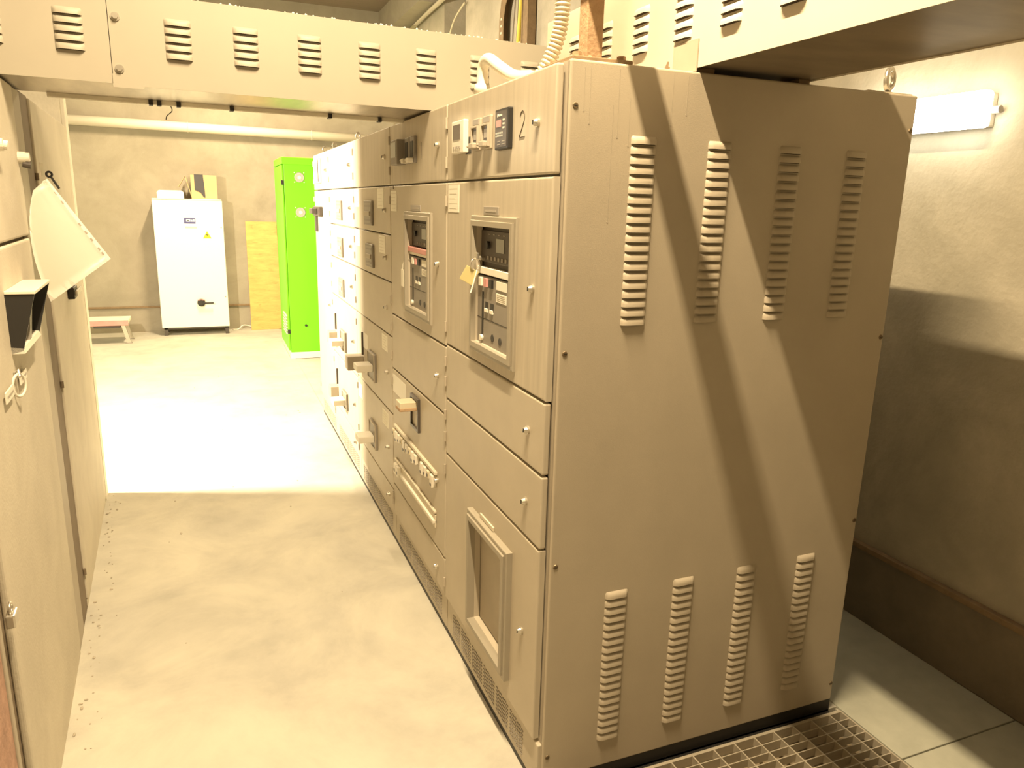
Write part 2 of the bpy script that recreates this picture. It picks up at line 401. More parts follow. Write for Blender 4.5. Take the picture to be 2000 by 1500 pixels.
def eyebolt(parent, x, y, z=H, k=1.0):
    bm = B(); cyl(bm, (x, y, z), (x, y, z + .008), .022, .020, 16); cyl(bm, (x, y, z + .008), (x, y, z + .022), .010, .009, 12)
    torus(bm, (x, y, z + .022 + .030 * k), (0.35, -1, 0), .026 * k, .0085 * k, 20, 8, 0, 1.15)
    return obj('lifting_eye', bm, 'metal', parent, True)
eyebolt(c1, 1.165, .05)
bm = B(); box(bm, 1.04, 1.225, .01, .10, H, H + .008); obj('lifting_plate', bm, 'duct', c1)
# upper door of column 1: meter, two small breakers, relay, pencilled 2
D = d1[0]
bm = B(); box(bm, -.020, 0, .715, .850, 2.010, 2.120, 0, .004); box(bm, -.0215, -.019, .752, .830, 2.056, 2.106, 1)
for k in range(4): box(bm, -.0225, -.0195, .750 + k * .022, .760 + k * .022, 2.026, 2.034, 2)
obj('power_meter', bm, ['plastic_w', 'glass', 'plastic_g'], D)
bm = B(); box(bm, -.0008, .0006, .688, .746, 2.006, 2.062, 0)
obj('open_cutout', bm, 'black', D)
for (ya, yb) in ((.578, .652), (.478, .552)):
    bm = B(); box(bm, -.010, 0, ya, yb, 2.010, 2.112, 0, .003)
    holed(bm, ya + .004, yb - .004, 2.018, 2.088, (ya + .010, yb - .010, 2.026, 2.082), -.018, -.008, 0, .002)
    box(bm, -.0105, -.009, ya + .014, yb - .014, 2.03, 2.08, 1); box(bm, -.0115, -.0095, ya + .010, yb - .010, 2.092, 2.108, 2)
    box(bm, -.030, -.008, ya + .012, yb - .018, 2.016, 2.034, 0, .003); cyl(bm, (-.022, yb - .022, 2.024), (-.022, yb + .012, 2.026), .004, n=8, mi=0)
    box(bm, -.013, -.010, ya + .022, yb - .022, 2.045, 2.072, 3)
    obj('sealed_switch', bm, ['frame', 'plastic_d', 'plastic_g', 'plastic_g'], D)
bm = B(); box(bm, -.028, 0, .335, .452, 2.005, 2.122, 0, .003); box(bm, -.0295, -.027, .345, .445, 2.012, 2.115, 1)
cyl(bm, (-.029, .420, 2.103), (-.031, .420, 2.103), .005, n=10, mi=2)
box(bm, -.031, -.029, .385, .412, 2.100, 2.106, 2)
box(bm, -.031, -.029, .393, .432, 2.070, 2.090, 3)
for r in range(2):
    for k in range(4): box(bm, -.0308, -.029, .378 + k * .017, .386 + k * .017, 2.050 - r * .008, 2.055 - r * .008, 2)
for k in range(3): box(bm, -.0308, -.029, .362, .376, 2.086 - k * .011, 2.091 - k * .011, 2)
for (yy, zz) in ((.41, 2.028), (.37, 2.028), (.41, 2.020), (.37, 2.020)): box(bm, -.0308, -.029, yy - .012, yy + .010, zz - .0015, zz + .0015, 4)
bmesh.ops.translate(bm, vec=(.013, -.024, -.004), verts=bm.verts); bmesh.ops.scale(bm, vec=(1, .94, 1), space=Matrix.Translation((0, -.36, 0)), verts=bm.verts)
obj('protection_relay', bm, ['black', 'plastic_d', 'plastic_w', 'redled', 'plastic_g'], D)
bm = B()
tube(bm, [(-.001, .257, 2.083), (-.001, .252, 2.094), (-.001, .238, 2.100), (-.001, .226, 2.092), (-.001, .226, 2.075), (-.001, .240, 2.055), (-.001, .256, 2.036), (-.001, .259, 2.028), (-.001, .240, 2.029), (-.001, .220, 2.029)], .0011, 5, smooth_n=4)
obj('pencil_mark', bm, 'pen', D)
# breaker windows
def breaker(c, door, y0, y1, z0, z1, nm):
    wy0, wy1 = y0 + .105, y1 + .01
    bezel(door, y0, y1, z0, z1, .034, .010)
    b = obj(nm, box(B(), .044, .155, y0 + .01, wy1 + .03, z0 + .005, z1 - .005), 'plastic_d', c)
    zt = z1 - .035; zb = z0 + .035; h = zt - zb
    bm = B(); box(bm, .034, .046, wy0 - .08, wy1 - .02, zb + .70 * h, zt - .012, 0, .003); box(bm, .032, .0345, wy0 + .055, wy0 + .125, zt - .080, zt - .036, 1)
    for k in range(6): box(bm, .0315, .0345, wy0 + .03 + k * .032, wy0 + .044 + k * .032, zb + .725 * h, zb + .755 * h, 2)
    for k in range(4): box(bm, .0325, .0345, wy0 + .05 + k * .045, wy0 + .066 + k * .045, zt - .026, zt - .023, 2)
    cyl(bm, (.034, wy1 - .12, zt - .06), (.024, wy1 - .12, zt - .06), .013, n=12, mi=3)
    obj('trip_unit', bm, ['plastic_d', 'display', 'plastic_g', 'black'], b)
    obj('label_strip', box(B(), .022, .046, wy0 - .08, wy1 - .02, zb + .600 * h, zb + .66 * h, 0, .002), 'paper', b)
    bm = B(); box(bm, .024, .046, wy0 - .08, wy1 + .02, zb - .02, zb + .585 * h, 0, .003)
    box(bm, .0222, .0245, wy0, wy0 + .09, zb + .50 * h, zb + .57 * h, 1); box(bm, .0222, .0245, wy0, wy0 + .09, zb + .40 * h, zb + .47 * h, 1)
    for k in range(4): box(bm, .0217, .0226, wy0 + .01, wy0 + .08, zb + (.415 + .014 * k) * h, zb + (.419 + .014 * k) * h, 3)
    for k in range(3): box(bm, .016, .0245, wy0 + .12 + k * .05, wy0 + .145 + k * .05, zb + .50 * h, zb + .57 * h, (2, 4, 1)[k])
    for k in range(2): box(bm, .0225, .0245, wy0 + .115 + k * .05, wy0 + .142 + k * .05, zb + .30 * h, zb + .37 * h, 2); box(bm, .019, .0245, wy0 + .115 + k * .05, wy0 + .142 + k * .05, zb + .285 * h, zb + .315 * h, 1)
    for zz in (.22, .585): box(bm, .0232, .0245, wy0 - .01, wy1 - .01, zb + zz * h - .0012, zb + zz * h + .0012, 2)
    box(bm, .0225, .0245, wy1 - .105, wy1 - .09, zb + .05 * h, zb + .45 * h, 2)
    cyl(bm, (.0245, wy1 - .098, zb + .05 * h), (.014, wy1 - .098, zb + .05 * h), .010, n=12, mi=1)
    for k in range(2): cyl(bm, (.0245, wy0 + .05 + k * .07, zb + .08 * h), (.0225, wy0 + .05 + k * .07, zb + .08 * h), .013, n=12, mi=2)
    obj('front_cover', bm, ['plastic_m', 'paper', 'black', 'print', 'redled'], b)
    b.location.x = -.016
    return b
b1 = breaker(c1, d1[1], .245, .655, 1.338, 1.802, 'air_circuit_breaker')
bm = B(); box(bm, -.004, 0, .412, .545, 1.806, 1.832, 0, .001); box(bm, -.0048, -.0038, .43, .525, 1.815, 1.822, 1); obj('name_plate', bm, ['plastic_g', 'print'], d1[1])
paper(d1[1], .815, .946, 1.808, 1.906)
bezel(d1[4], .224, .624, .268, .740, .034)
bm = B(); box(bm, .024, .030, .20, .72, .24, .76); obj('blank_plate', bm, 'frame', d1[4])
bm = B(); box(bm, -.006, 0, .392, .528, .742, .757, 0, .001); obj('name_plate', bm, 'duct', d1[4])

# -------- column 2
W2 = (1.196, 1.566, 1.374, 1.766)
c2, d2, p2 = column('switchgear_cabinet', 'second switchgear column from the side panel, pencilled 1, with a wooden-topped handle', Y1, Y2,
    [(1.918, 2.198, None, 'streak'), (1.285, 1.918, W2, 'paint'), (1.0, 1.285, None, 'paint'), (.36, 1.0, None, 'paint'), (.188, .36, None, 'paint')])
vent(p2, 1.05, 1.85)
D = d2[0]
bm = B(); box(bm, -.045, 0, 1.585, 1.715, 2.003, 2.112, 0, .004); box(bm, -.0465, -.044, 1.605, 1.70, 2.035, 2.10, 1); obj('power_meter', bm, ['plastic_m', 'display'], D)
for ya in (1.49, 1.40):
    bm = B(); box(bm, -.014, 0, ya, ya + .075, 2.005, 2.115, 0, .003); box(bm, -.016, -.013, ya + .016, ya + .06, 2.03, 2.095, 1)
    box(bm, -.038, -.012, ya + .016, ya + .056, 2.006, 2.026, 2, .003); cyl(bm, (-.03, ya + .05, 2.016), (-.03, ya + .09, 2.02), .004, n=8, mi=2)
    obj('sealed_switch', bm, ['plastic_m', 'black', 'plastic_w'], D)
bm = B(); tube(bm, [(-.001, 1.333, 2.084), (-.001, 1.332, 2.05), (-.001, 1.334, 2.018)], .0012, 5); obj('pencil_mark', bm, 'pen', D)
b2 = breaker(c2, d2[1], 1.162, 1.600, 1.340, 1.800, 'air_circuit_breaker')
bm = B(); box(bm, .014, .046, 1.20, 1.58, 1.622, 1.645, 0, .003); obj('red_cover', bm, 'pinkred', b2)
bm = B(); box(bm, -.004, 0, 1.342, 1.505, 1.803, 1.828, 0, .001); box(bm, -.0048, -.0038, 1.37, 1.48, 1.812, 1.819, 1); obj('name_plate', bm, ['plastic_g', 'print'], d2[1])
paper(d2[1], 1.78, 1.906, 1.796, 1.892)
bm = B(); box(bm, -.004, 0, 1.84, 1.90, 1.900, 1.912, 0); obj('name_plate', bm, 'plastic_g', d2[1])
def toggle(D, y0, y1, z0, z1, hz, proud=.085, hm='plastic_w', pm='plastic_m', hw=None):
    """moulded breaker front seen in a door cut-out, with a thick block handle"""
    bm = B(); box(bm, -.012, 0, y0, y1, z0, z1, 0, .002); holed(bm, y0, y1, z0, z1, (y0 + .008, y1 - .008, z0 + .008, z1 - .008), -.017, -.011, 1, .002)
    b = obj('breaker_front', bm, [pm, 'frame'], D)
    m_ = (y0 + y1) / 2; hw = hw or (y1 - y0) * .32
    bm = B(); box(bm, -proud, -.012, m_ - hw, m_ + hw, hz - .020, hz + .020, 0, .005); obj('toggle_handle', bm, hm, b); return b
bm = B(); holed(bm, 1.365, 1.508, .805, .965, (1.379, 1.494, .819, .951), -.012, .0, 0, .002); box(bm, -.003, .0, 1.375, 1.498, .815, .955, 1)
fr = obj('breaker_front', bm, ['plastic_d', 'paint'], d2[3])
bm = B(); box(bm, -.085, -.002, 1.405, 1.485, .905, .945, 0, .004); box(bm, -.087, -.004, 1.403, 1.487, .902, .918, 1, .003); obj('toggle_handle', bm, ['conduit', 'rust'], fr)
paper(d2[3], 1.632, 1.905, .878, .972, lines=0, m='plastic_w')
# rows of little terminal blocks
bm = B(); box(bm, -.014, 0, 1.085, 1.850, .700, .715, 0, .002)
st = obj('terminal_rail', bm, 'duct', d2[3])
for k in range(14):
    yy = 1.835 - k * .055
    if k == 9: continue
    bm = B(); hh = .03 + .012 * ((k * 5) % 3)
    box(bm, -.022, 0, yy - .018, yy + .018, .690 - hh, .692, 0, .003); box(bm, -.0235, -.021, yy - .009, yy + .009, .690 - hh + .006, .690 - hh + .018, 1)
    obj('terminal_block', bm, ['plastic_w' if k % 3 else 'conduit', 'plastic_d'], st)
bm = B(); box(bm, -.012, 0, 1.095, 1.842, .518, .530, 0, .002); box(bm, -.008, 0, 1.095, 1.842, .450, .512, 0, .003); box(bm, -.018, 0, 1.095, 1.76, .472, .488, 1, .003)
st = obj('terminal_rail', bm, ['duct', 'plastic_w'], d2[3])
for k in range(2):
    bm = B(); box(bm, -.026, 0, 1.79 - k * .05 - .02, 1.79 - k * .05 + .02, .46, .515, 0, .003); box(bm, -.0275, -.025, 1.79 - k * .05 - .01, 1.79 - k * .05 + .01, .475, .49, 1); obj('terminal_block', bm, ['plastic_w', 'plastic_d'], st)

# -------- column 3
def rotary(D, y0, y1, z0, z1):
    bm = B(); box(bm, -.012, 0, y0, y1, z0, z1, 0, .003); box(bm, -.0135, -.011, y0 + .015, y1 - .015, z0 + .012, z1 - .012, 1)
    zc = (z0 + z1) / 2; box(bm, -.020, -.012, y0 + .03, y1 - .03, zc - .016, zc + .010, 2, .003)
    for k in (-1, 1): box(bm, -.0145, -.013, y0 + .03, y1 - .03, zc + k * .038 - .005, zc + k * .038 + .005, 0)
    obj('breaker_front', bm, ['plastic_m', 'plastic_g', 'frame'], D)
c3, d3, p3 = column('switchgear_cabinet', 'third switchgear column from the side panel, two flat breaker fronts above two block handles', Y2, Y3,
    [(1.918, 2.198, None, 'streak'), (1.678, 1.918, None, 'paint'), (1.44, 1.678, None, 'paint'), (1.16, 1.44, None, 'paint'), (.742, 1.16, None, 'paint'), (.315, .742, None, 'paint'), (.188, .315, None, 'paint')])
vent(p3, 2.0, 2.85)
rotary(d3[1], 2.33, 2.545, 1.71, 1.843); rotary(d3[2], 2.325, 2.525, 1.478, 1.606)
paper(d3[1], 2.738, 2.886, 1.806, 1.908); paper(d3[1], 2.066, 2.219, 1.806, 1.908)
paper(d3[2], 2.733, 2.884, 1.575, 1.672); paper(d3[2], 2.046, 2.2, 1.576, 1.668)
paper(d3[4], 2.03, 2.16, 1.058, 1.142); paper(d3[4], 2.56, 2.70, .965, 1.06, lines=0, m='plastic_w'); paper(d3[5], 2.03, 2.178, .63, .716); paper(d3[5], 2.76, 2.90, .61, .70)
toggle(d3[4], 2.322, 2.511, .822, .985, .900, .105); toggle(d3[5], 2.325, 2.505, .410, .565, .47, .105)
bm = B(); box(bm, -.10, 0, 2.700, 2.80, .818, .905, 0, .004); box(bm, -.012, 0, 2.698, 2.708, .915, 1.057, 1); obj('interlock_box', bm, ['frame', 'plastic_d'], d3[4])
# -------- column 4
c4, d4, p4 = column('switchgear_cabinet', 'fourth switchgear column from the side panel, three flat breaker fronts over two block handles', Y3, Y4,
    [(1.918, 2.198, None, 'paint'), (1.675, 1.918, None, 'paint'), (1.44, 1.675, None, 'paint'), (1.16, 1.44, None, 'paint'), (.72, 1.16, None, 'paint'), (.30, .72, None, 'paint'), (.188, .30, None, 'paint')])
vent(p4, 3.0, 3.84)
for D, z0, z1 in ((d4[1], 1.712, 1.84), (d4[2], 1.463, 1.595), (d4[3], 1.19, 1.315)): rotary(D, 3.345, 3.535, z0, z1)
paper(d4[1], 2.945, 3.10, 1.804, 1.910); paper(d4[2], 2.95, 3.11, 1.57, 1.66); paper(d4[3], 3.005, 3.16, 1.33, 1.42)
for D, z0, z1, hz in ((d4[4], .806, .949, .87), (d4[5], .386, .508, .44)):
    toggle(D, 3.312, 3.503, z0, z1, hz, .10)
    bm = B(); box(bm, -.06, 0, 3.735, 3.85, z0 - .01, z0 + .08, 0, .004); box(bm, -.012, 0, 3.74, 3.752, z0 + .10, z0 + .22, 1); obj('interlock_box', bm, ['frame', 'plastic_d'], D)
# -------- column 5
c5, d5, p5 = column('switchgear_cabinet', 'farthest switchgear column, next to the lime green cabinet, with a tall dark handle', Y4, Y5,
    [(1.918, 2.198, None, 'paint'), (.188, 1.918, None, 'paint')])
vent(p5, 3.98, 4.65)
bm = B(); box(bm, -.020, 0, 4.29, 4.585, 1.97, 2.155, 0, .004); box(bm, -.0225, -.019, 4.30, 4.33, 1.98, 2.145, 1); box(bm, -.0225, -.019, 4.37, 4.55, 2.06, 2.13, 2); obj('power_meter', bm, ['plastic_w', 'plastic_d', 'display'], d5[0])
bm = B(); box(bm, -.03, 0, 4.27, 4.62, 1.715, 1.79, 0, .006); box(bm, -.02, 0, 4.55, 4.615, 1.59, 1.72, 0, .004); box(bm, -.075, -.03, 4.36, 4.50, 1.735, 1.775, 0, .005); obj('main_handle', bm, 'plastic_d', d5[1])
for c, yy in ((c4, 3.10), (c5, 4.05), (c5, 4.55)): eyebolt(c, .07, yy, H, .6)

# ================================================================ BUSBAR DUCTS
# duct across the gangway (local frame: x along the duct, y away, rotated slightly)
A1 = .06
t = thing('busbar_duct', 'horizontal louvred busbar duct spanning the gangway overhead', 'duct', (0, 1.2, 0), A1)
Z0, Z1, DW = 2.200, 2.487, .46
bm = B()
box(bm, -1.111, 1.15, 0, .003, Z0 - .004, Z1, 0); box(bm, -1.111, 1.15, .003, DW, Z1 - .003, Z1, 0); box(bm, -1.111, 1.15, DW - .003, DW, Z0 + .01, Z1 - .003, 0)
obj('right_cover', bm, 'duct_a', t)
bm = B()
box(bm, -2.4, -1.113, .002, .005, Z0 - .0, Z1 - .002, 0); box(bm, -2.4, -1.113, .005, DW, Z1 - .005, Z1 - .002, 0); box(bm, -2.4, -1.113, DW - .003, DW, Z0 + .01, Z1 - .005, 0)
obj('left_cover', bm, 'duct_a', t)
bm = B(); box(bm, -2.4, 1.15, .004, DW - .004, Z0 + .004, Z0 + .009, 0); obj('bottom_sheet', bm, 'galv', t)
bm = B(); box(bm, -1.35, .05, DW - .012, DW + .012, Z0 - .012, Z0 + .012, 0, .003); obj('sealing_strip', bm, 'dust', t)
bm = B(); box(bm, -1.113, -1.02, -.002, .0, Z0 - .012, Z0 + .03, 0); obj('joint_lip', bm, 'duct_a', t)
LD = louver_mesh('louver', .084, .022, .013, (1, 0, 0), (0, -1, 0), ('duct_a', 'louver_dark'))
for cx in (-1.675, -1.451, -1.227, -.903, -.684, -.463, -.241, -.016, .211, .437, .66):
    for k in range(5): inst('louver', LD, t, (cx, -.0003 if cx > -1.1 else .0017, 2.398 - k * .0265))
for z in (2.407, 2.246):
    bm = B(); cyl(bm, (-1.090, 0, z), (-1.090, -.004, z), .014, n=16); cyl(bm, (-1.090, -.004, z), (-1.090, -.012, z), .009, n=6); obj('bolt', bm, 'metal', t)
for x_ in (-1.0, -.97, -.90, -.70, -.30, -.08):
    bm = B(); box(bm, x_ - .008, x_ + .008, DW - .02, DW + .016, Z0 - .016, Z0 + .012, 0, .002); obj('clip', bm, 'black', t)
bm = B(); tube(bm, [(-.93, DW, Z0 - .01), (-.925, DW, Z0 - .03), (-.945, DW, Z0 - .05), (-.95, DW, Z0 - .065)], .002, 6, smooth_n=4); obj('loose_wire', bm, 'plastic_d', t)
# perforated support angles under the duct
def angle(name, label, org, rot, L):
    a = thing(name, label, 'bracket', org, rot, 'perforated support angles under the duct'); ORG[a.name] = Vector((0, 0, 0))
    bm = B(); box(bm, 0, .003, 0, L, 0, .045, 0); box(bm, 0, .04, 0, L, 0, .003, 0); obj('angle_bar', bm, 'galv', a)
    for k in range(5): bm = B(); box(bm, -.0008, .0004, .03 + k * L / 6, .045 + k * L / 6, .014, .032, 0); obj('slot', bm, 'black', a)
angle('support_angle', 'perforated support angle on top of the grey switchgear, under the duct', (.03, 1.70, H), 0, .26)
angle('support_angle', 'perforated support angle on top of the left cabinets, under the duct', (-1.53, 1.66, H), .052, .34)

# duct running towards the camera on top of column 1
t = thing('busbar_duct', 'louvred busbar duct on top of the near column, coming overhead toward the camera', 'duct', (.41, 0, 2.21))
X0, X1, Z0b, Z1b = .410, .825, 2.214, 2.52
bm = B(); box(bm, X0, X0 + .003, -2.6, 1.0, Z0b, Z1b); box(bm, X0 + .003, X1, -2.6, 1.0, Z1b - .003, Z1b); box(bm, X1 - .003, X1, -2.6, 1.0, Z0b, Z1b - .003); box(bm, X0 + .003, X1 - .003, .997, 1.0, Z0b, Z1b - .003)
obj('cover', bm, 'duct', t)
bm = B(); box(bm, X0 + .003, X1 - .003, -2.6, .99, Z0b + .004, Z0b + .009); obj('bottom_sheet', bm, 'galv_shaded', t)
L2 = louver_mesh('louver', .082, .022, .014, (0, 1, 0), (-1, 0, 0), ('duct', 'louver_dark'))
for cy in (.75, .527, .304, .080, -.130, -.351, -.575, -.80, -1.02):
    for k in range(5): inst('louver', L2, t, (X0, cy, 2.408 - k * .0275))
bm = B(); box(bm, X0 - .006, X0 + .0, .0, .115, Z0b - .010, Z0b + .075, 0, .002); obj('joint_plate', bm, 'frame', t)
for x_ in (.46, .80): bm = B(); box(bm, x_ - .02, x_ + .02, .02, .10, H, Z0b + .004, 0); obj('foot', bm, 'rustdark', t)
bm = B(); box(bm, -.004, .004, -.02, .065, .0, .008, 0, .002); box(bm, -.004, .0, -.02, .065, .006, .020, 0, .001); bmesh.ops.rotate(bm, cent=(0, 0, 0), matrix=Matrix.Rotation(-.5, 3, 'Z'), verts=bm.verts)
bmesh.ops.translate(bm, vec=(.335, .03, H + .0035), verts=bm.verts); o = obj('steel_clamp', bm, 'rustdark'); tag(o, 'small brown steel clamp on the cabinet top edge by the duct', 'clamp')

# rusty post with base plate, and an unseen arm added for the panel's shadow band
t = thing('steel_post', 'rusty square steel post standing on the near cabinet top', 'post', (.15, .14, H))
bm = B(); box(bm, .128, .178, .115, .165, H + .022, ZC, 0, .003); obj('tube', bm, 'rust', t)
bm = B(); box(bm, .055, .235, .045, .235, H + .003, H + .022, 0, .003); obj('base_plate', bm, 'rustdark', t)
for px_, py_ in ((.078, .07), (.212, .07), (.078, .21), (.212, .21)): bm = B(); cyl(bm, (px_, py_, H + .022), (px_, py_, H + .034), .012, n=6); obj('nut', bm, 'rust', t)
bm = B(); bmesh.ops.create_icosphere(bm, subdivisions=2, radius=.010, matrix=Matrix.Translation((.137, .110, H + .028))); obj('weld', bm, 'rust', t, True)
bm = B(); box(bm, .072, .128, -1.9, .165, 2.52, 2.56, 0, .002); obj('shadow_arm', bm, 'rust', t)  # out of view, placed to throw the diagonal shadow on the side panel

# flexible conduits on the cabinet tops
bm = B(); tube(bm, [(.150, .32, 2.9), (.150, .32, 2.62), (.150, .32, 2.42), (.145, .33, 2.33), (.122, .35, 2.25), (.098, .375, 2.202)], .0205, 14, ripple=.0032, pitch=.0125, smooth_n=10)
o = obj('flexible_conduit', bm, 'conduit', None, True); tag(o, 'beige corrugated conduit rising beside the rusty post', 'conduit')
t = thing('flexible_conduit', 'pale arched conduit looping over the top of the near column', 'conduit', (.035, .68, H))
bm = B(); tube(bm, [(.035, .685, H + .02), (.035, .685, H + .06), (.035, .672, H + .092), (.038, .63, H + .10), (.045, .55, H + .065), (.055, .45, H + .025), (.07, .36, H + .012)], .019, 14, smooth_n=8); obj('hose', bm, 'pvc', t, True)
bm = B(); cyl(bm, (.035, .685, H), (.035, .685, H + .03), .030, .024, 16); obj('gland', bm, 'plastic_w', t, True)

# ================================================================ KEYS ON THE BREAKERS
def keys(label, y, z, tagm, x=.03):
    t = thing('key_bunch', label, 'keys', (x, y, z))
    bm = B(); torus(bm, (x - .012, y, z), (.33, -1, 0), .020, .0026, 20, 6); obj('ring', bm, 'metal', t, True)
    bm = B(); cyl(bm, (x + .05, y, z + .022), (x - .004, y, z + .022), .007, n=10); box(bm, x - .012, x - .002, y - .011, y + .011, z + .016, z + .04, 0, .003); obj('inserted_key', bm, 'metal', t)
    bm = B(); box(bm, -.024, .024, -.002, .002, -.052, 0, 0, .001); bmesh.ops.rotate(bm, cent=(0, 0, 0), matrix=Matrix.Rotation(-.34, 3, 'Z') @ Matrix.Rotation(.5, 3, 'Y'), verts=bm.verts)
    bmesh.ops.translate(bm, vec=(x - .020, y + .0, z - .014), verts=bm.verts); obj('tag', bm, tagm, t)
    bm = B(); tube(bm, [(x - .006, y - .005, z - .015), (x - .016, y - .006, z - .05), (x - .030, y - .008, z - .095)], .0028, 6, smooth_n=4); obj('cord', bm, 'paper', t)
    return t
keys('keys with a brass-yellow tag hanging in the nearest breaker window', .585, 1.640, 'brass', -.004)
t = thing('key_bunch', 'key with a narrow white paper tag hanging in the second breaker window', 'keys', (.0, 1.60, 1.58))
bm = B(); cyl(bm, (.05, 1.52, 1.585), (-.012, 1.59, 1.580), .007, n=10); obj('inserted_key', bm, 'metal', t)
bm = B(); tube(bm, [(-.012, 1.59, 1.58), (-.016, 1.605, 1.56), (-.016, 1.61, 1.535)], .002, 6); obj('cord', bm, 'paper', t)
bm = B(); box(bm, -.018, -.015, 1.585, 1.635, 1.455, 1.535, 0, .001); obj('tag', bm, 'paper', t)

# ================================================================ LEFT CABINET ROW (faces +x; local y along the row)
AL = .052
def lp(s): return (-1.435 - .05198 * s, 1.2 + .99865 * s, 0)      # row point; s = y - 1.2 along the row
def LB(name, label, s0, group='cabinets along the left side'):
    return thing(name, label, 'cabinet', lp(s0), AL, group)
# nearest left unit, only its edge is in view
t = LB('control_cabinet', 'reddish cabinet edge at the lower left corner of the photo', -1.9)
bm = B(); box(bm, -.85, -.02, 0, .83, .0, 2.2); obj('body', bm, 'left', t)
bm = B(); box(bm, -.02, 0, .01, .80, .10, .78, 0, .004); obj('lower_panel', bm, 'red', t)
bm = B(); box(bm, -.02, 0, .01, .80, .79, 2.19, 0, .004); obj('door', bm, 'left', t)
bm = B(); box(bm, -.02, .004, .80, .825, .0, 2.2, 0, .003); obj('edge_strip', bm, 'frame', t)
# L1
S1 = -.935
t = LB('control_cabinet', 'left cabinet with a black wedge-shaped handle pocket and dusty lower door', S1)
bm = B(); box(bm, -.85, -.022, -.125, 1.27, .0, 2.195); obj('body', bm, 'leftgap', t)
bm = B(); box(bm, -.022, -.006, 1.082, 1.27, .0, 2.195, 0, .003); obj('corner_post', bm, 'frame', t)
bm = B(); box(bm, -.022, 0, .0, 1.075, 1.690, 2.195, 0, .008, 3); ud = obj('upper_door', bm, 'left', t)
bm = B(); box(bm, -.022, 0, .0, 1.075, .045, 1.680, 0, .008, 3); ld = obj('lower_door', bm, 'left', t)
bm = B(); box(bm, -.022, -.004, .0, 1.075, .0, .04, 0, .002); obj('plinth_cover', bm, 'left', t)
# wedge pocket
h0, h1 = .46, .80
bm = B(); box(bm, 0, .078, h0 - .004, h1 + .004, 1.548, 1.558, 0, .002); prism(bm, [(0, 1.372), (.034, 1.372), (.030, 1.388), (0, 1.392)], 'y', h0, h1, 0); obj('pocket_frame', bm, 'plastic_w', ld)
bm = B()
for a, b in ((h0, h0 + .008), (h1 - .008, h1)): prism(bm, [(0, 1.372), (.030, 1.380), (.075, 1.548), (0, 1.548)], 'y', a, b, 0)
prism(bm, [(.001, 1.385), (.008, 1.385), (.008, 1.548), (.001, 1.548)], 'y', h0 + .008, h1 - .008, 0)
pk = obj('handle_pocket', bm, 'black', ld)
bm = B(); prism(bm, [(.010, 1.388), (.028, 1.388), (.040, 1.50), (.014, 1.50)], 'y', (h0 + h1) / 2 - .02, (h0 + h1) / 2 + .02, 0); obj('lever', bm, 'plastic_g', pk)
# knobs on the upper door
bm = B(); cyl(bm, (0, 1.03, 1.955), (.022, 1.03, 1.955), .020, n=16); cyl(bm, (.022, 1.03, 1.955), (.034, 1.03, 1.955), .017, n=16, mi=0); cyl(bm, (.012, 1.03, 1.935), (.036, 1.03, 1.930), .013, n=12, mi=1); obj('knob', bm, ['plastic_w', 'plastic_d'], ud)
bm = B(); cyl(bm, (0, .62, 1.974), (.022, .62, 1.974), .018, n=16); cyl(bm, (.022, .62, 1.974), (.034, .62, 1.972), .014, n=16); obj('knob', bm, 'plastic_w', ud)
# padlock on the strip
o = thing('padlock', 'small metal padlock on the dark strip at the lower left edge', 'padlock', lp(-1.02), AL)
bm = B(); box(bm, .0, .022, .0, .05, .775, .81, 0, .004); obj('lock_body', bm, 'metal', o)
bm = B(); torus(bm, (.011, .025, .82), (1, 0, 0), .014, .004, 16, 6); obj('shackle', bm, 'metal', o, True)
# tags below the pocket
t = thing('key_tags', 'two paper key tags on a ring below the black handle pocket', 'key tags', lp(-.50), AL)
bm = B(); torus(bm, (.012, .0, 1.283), (1, -.5, 0), .028, .004, 22, 6, 0, 1.2); obj('ring', bm, 'plastic_w', t, True)
for s_, sgn in ((-.13, -1), (.105, 1)):
    bm = B(); box(bm, .006, .010, s_ - .06, s_ + .06, 1.272, 1.304, 0, .001); box(bm, .0102, .0108, s_ - .045, s_ + .045, 1.284, 1.291, 1); obj('tag', bm, ['plastic_w', 'print'], t)
bm = B(); tube(bm, [(.0, .01, 1.318), (.012, .015, 1.325), (.016, .0, 1.308)], .006, 8); obj('hasp', bm, 'metal', t)
# L2
S2 = .345
t = LB('control_cabinet', 'far left dusty cabinet with a small black handle, behind the hanging document sleeve', S2)
bm = B(); box(bm, -.85, -.024, .185, 1.52, .0, 2.2); obj('body', bm, 'left', t)
bm = B(); box(bm, -.85, -.008, .0, .185, .0, 2.2); obj('filler_strip', bm, 'leftgap', t)  # frame strip whose dark colour stands for the duct's shade
bm = B(); box(bm, -.024, 0, .19, 1.51, .04, 2.195, 0, .006, 3); d_ = obj('door', bm, 'left', t)
bm = B(); box(bm, -.024, -.006, .19, 1.51, .0, .036, 0, .002); obj('plinth_cover', bm, 'left', t)
bm = B(); box(bm, 0, .03, .72, .86, 1.345, 1.40, 0, .004); box(bm, .03, .042, .73, .95, 1.360, 1.385, 1, .004); obj('handle', bm, ['black', 'plastic_w'], d_)
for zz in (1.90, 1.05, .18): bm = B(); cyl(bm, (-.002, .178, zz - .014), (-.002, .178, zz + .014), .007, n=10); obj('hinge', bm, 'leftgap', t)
bm = B(); box(bm, .0, .0012, .95, 1.12, 1.71, 1.80, 0); obj('clear_label', bm, 'display', d_)
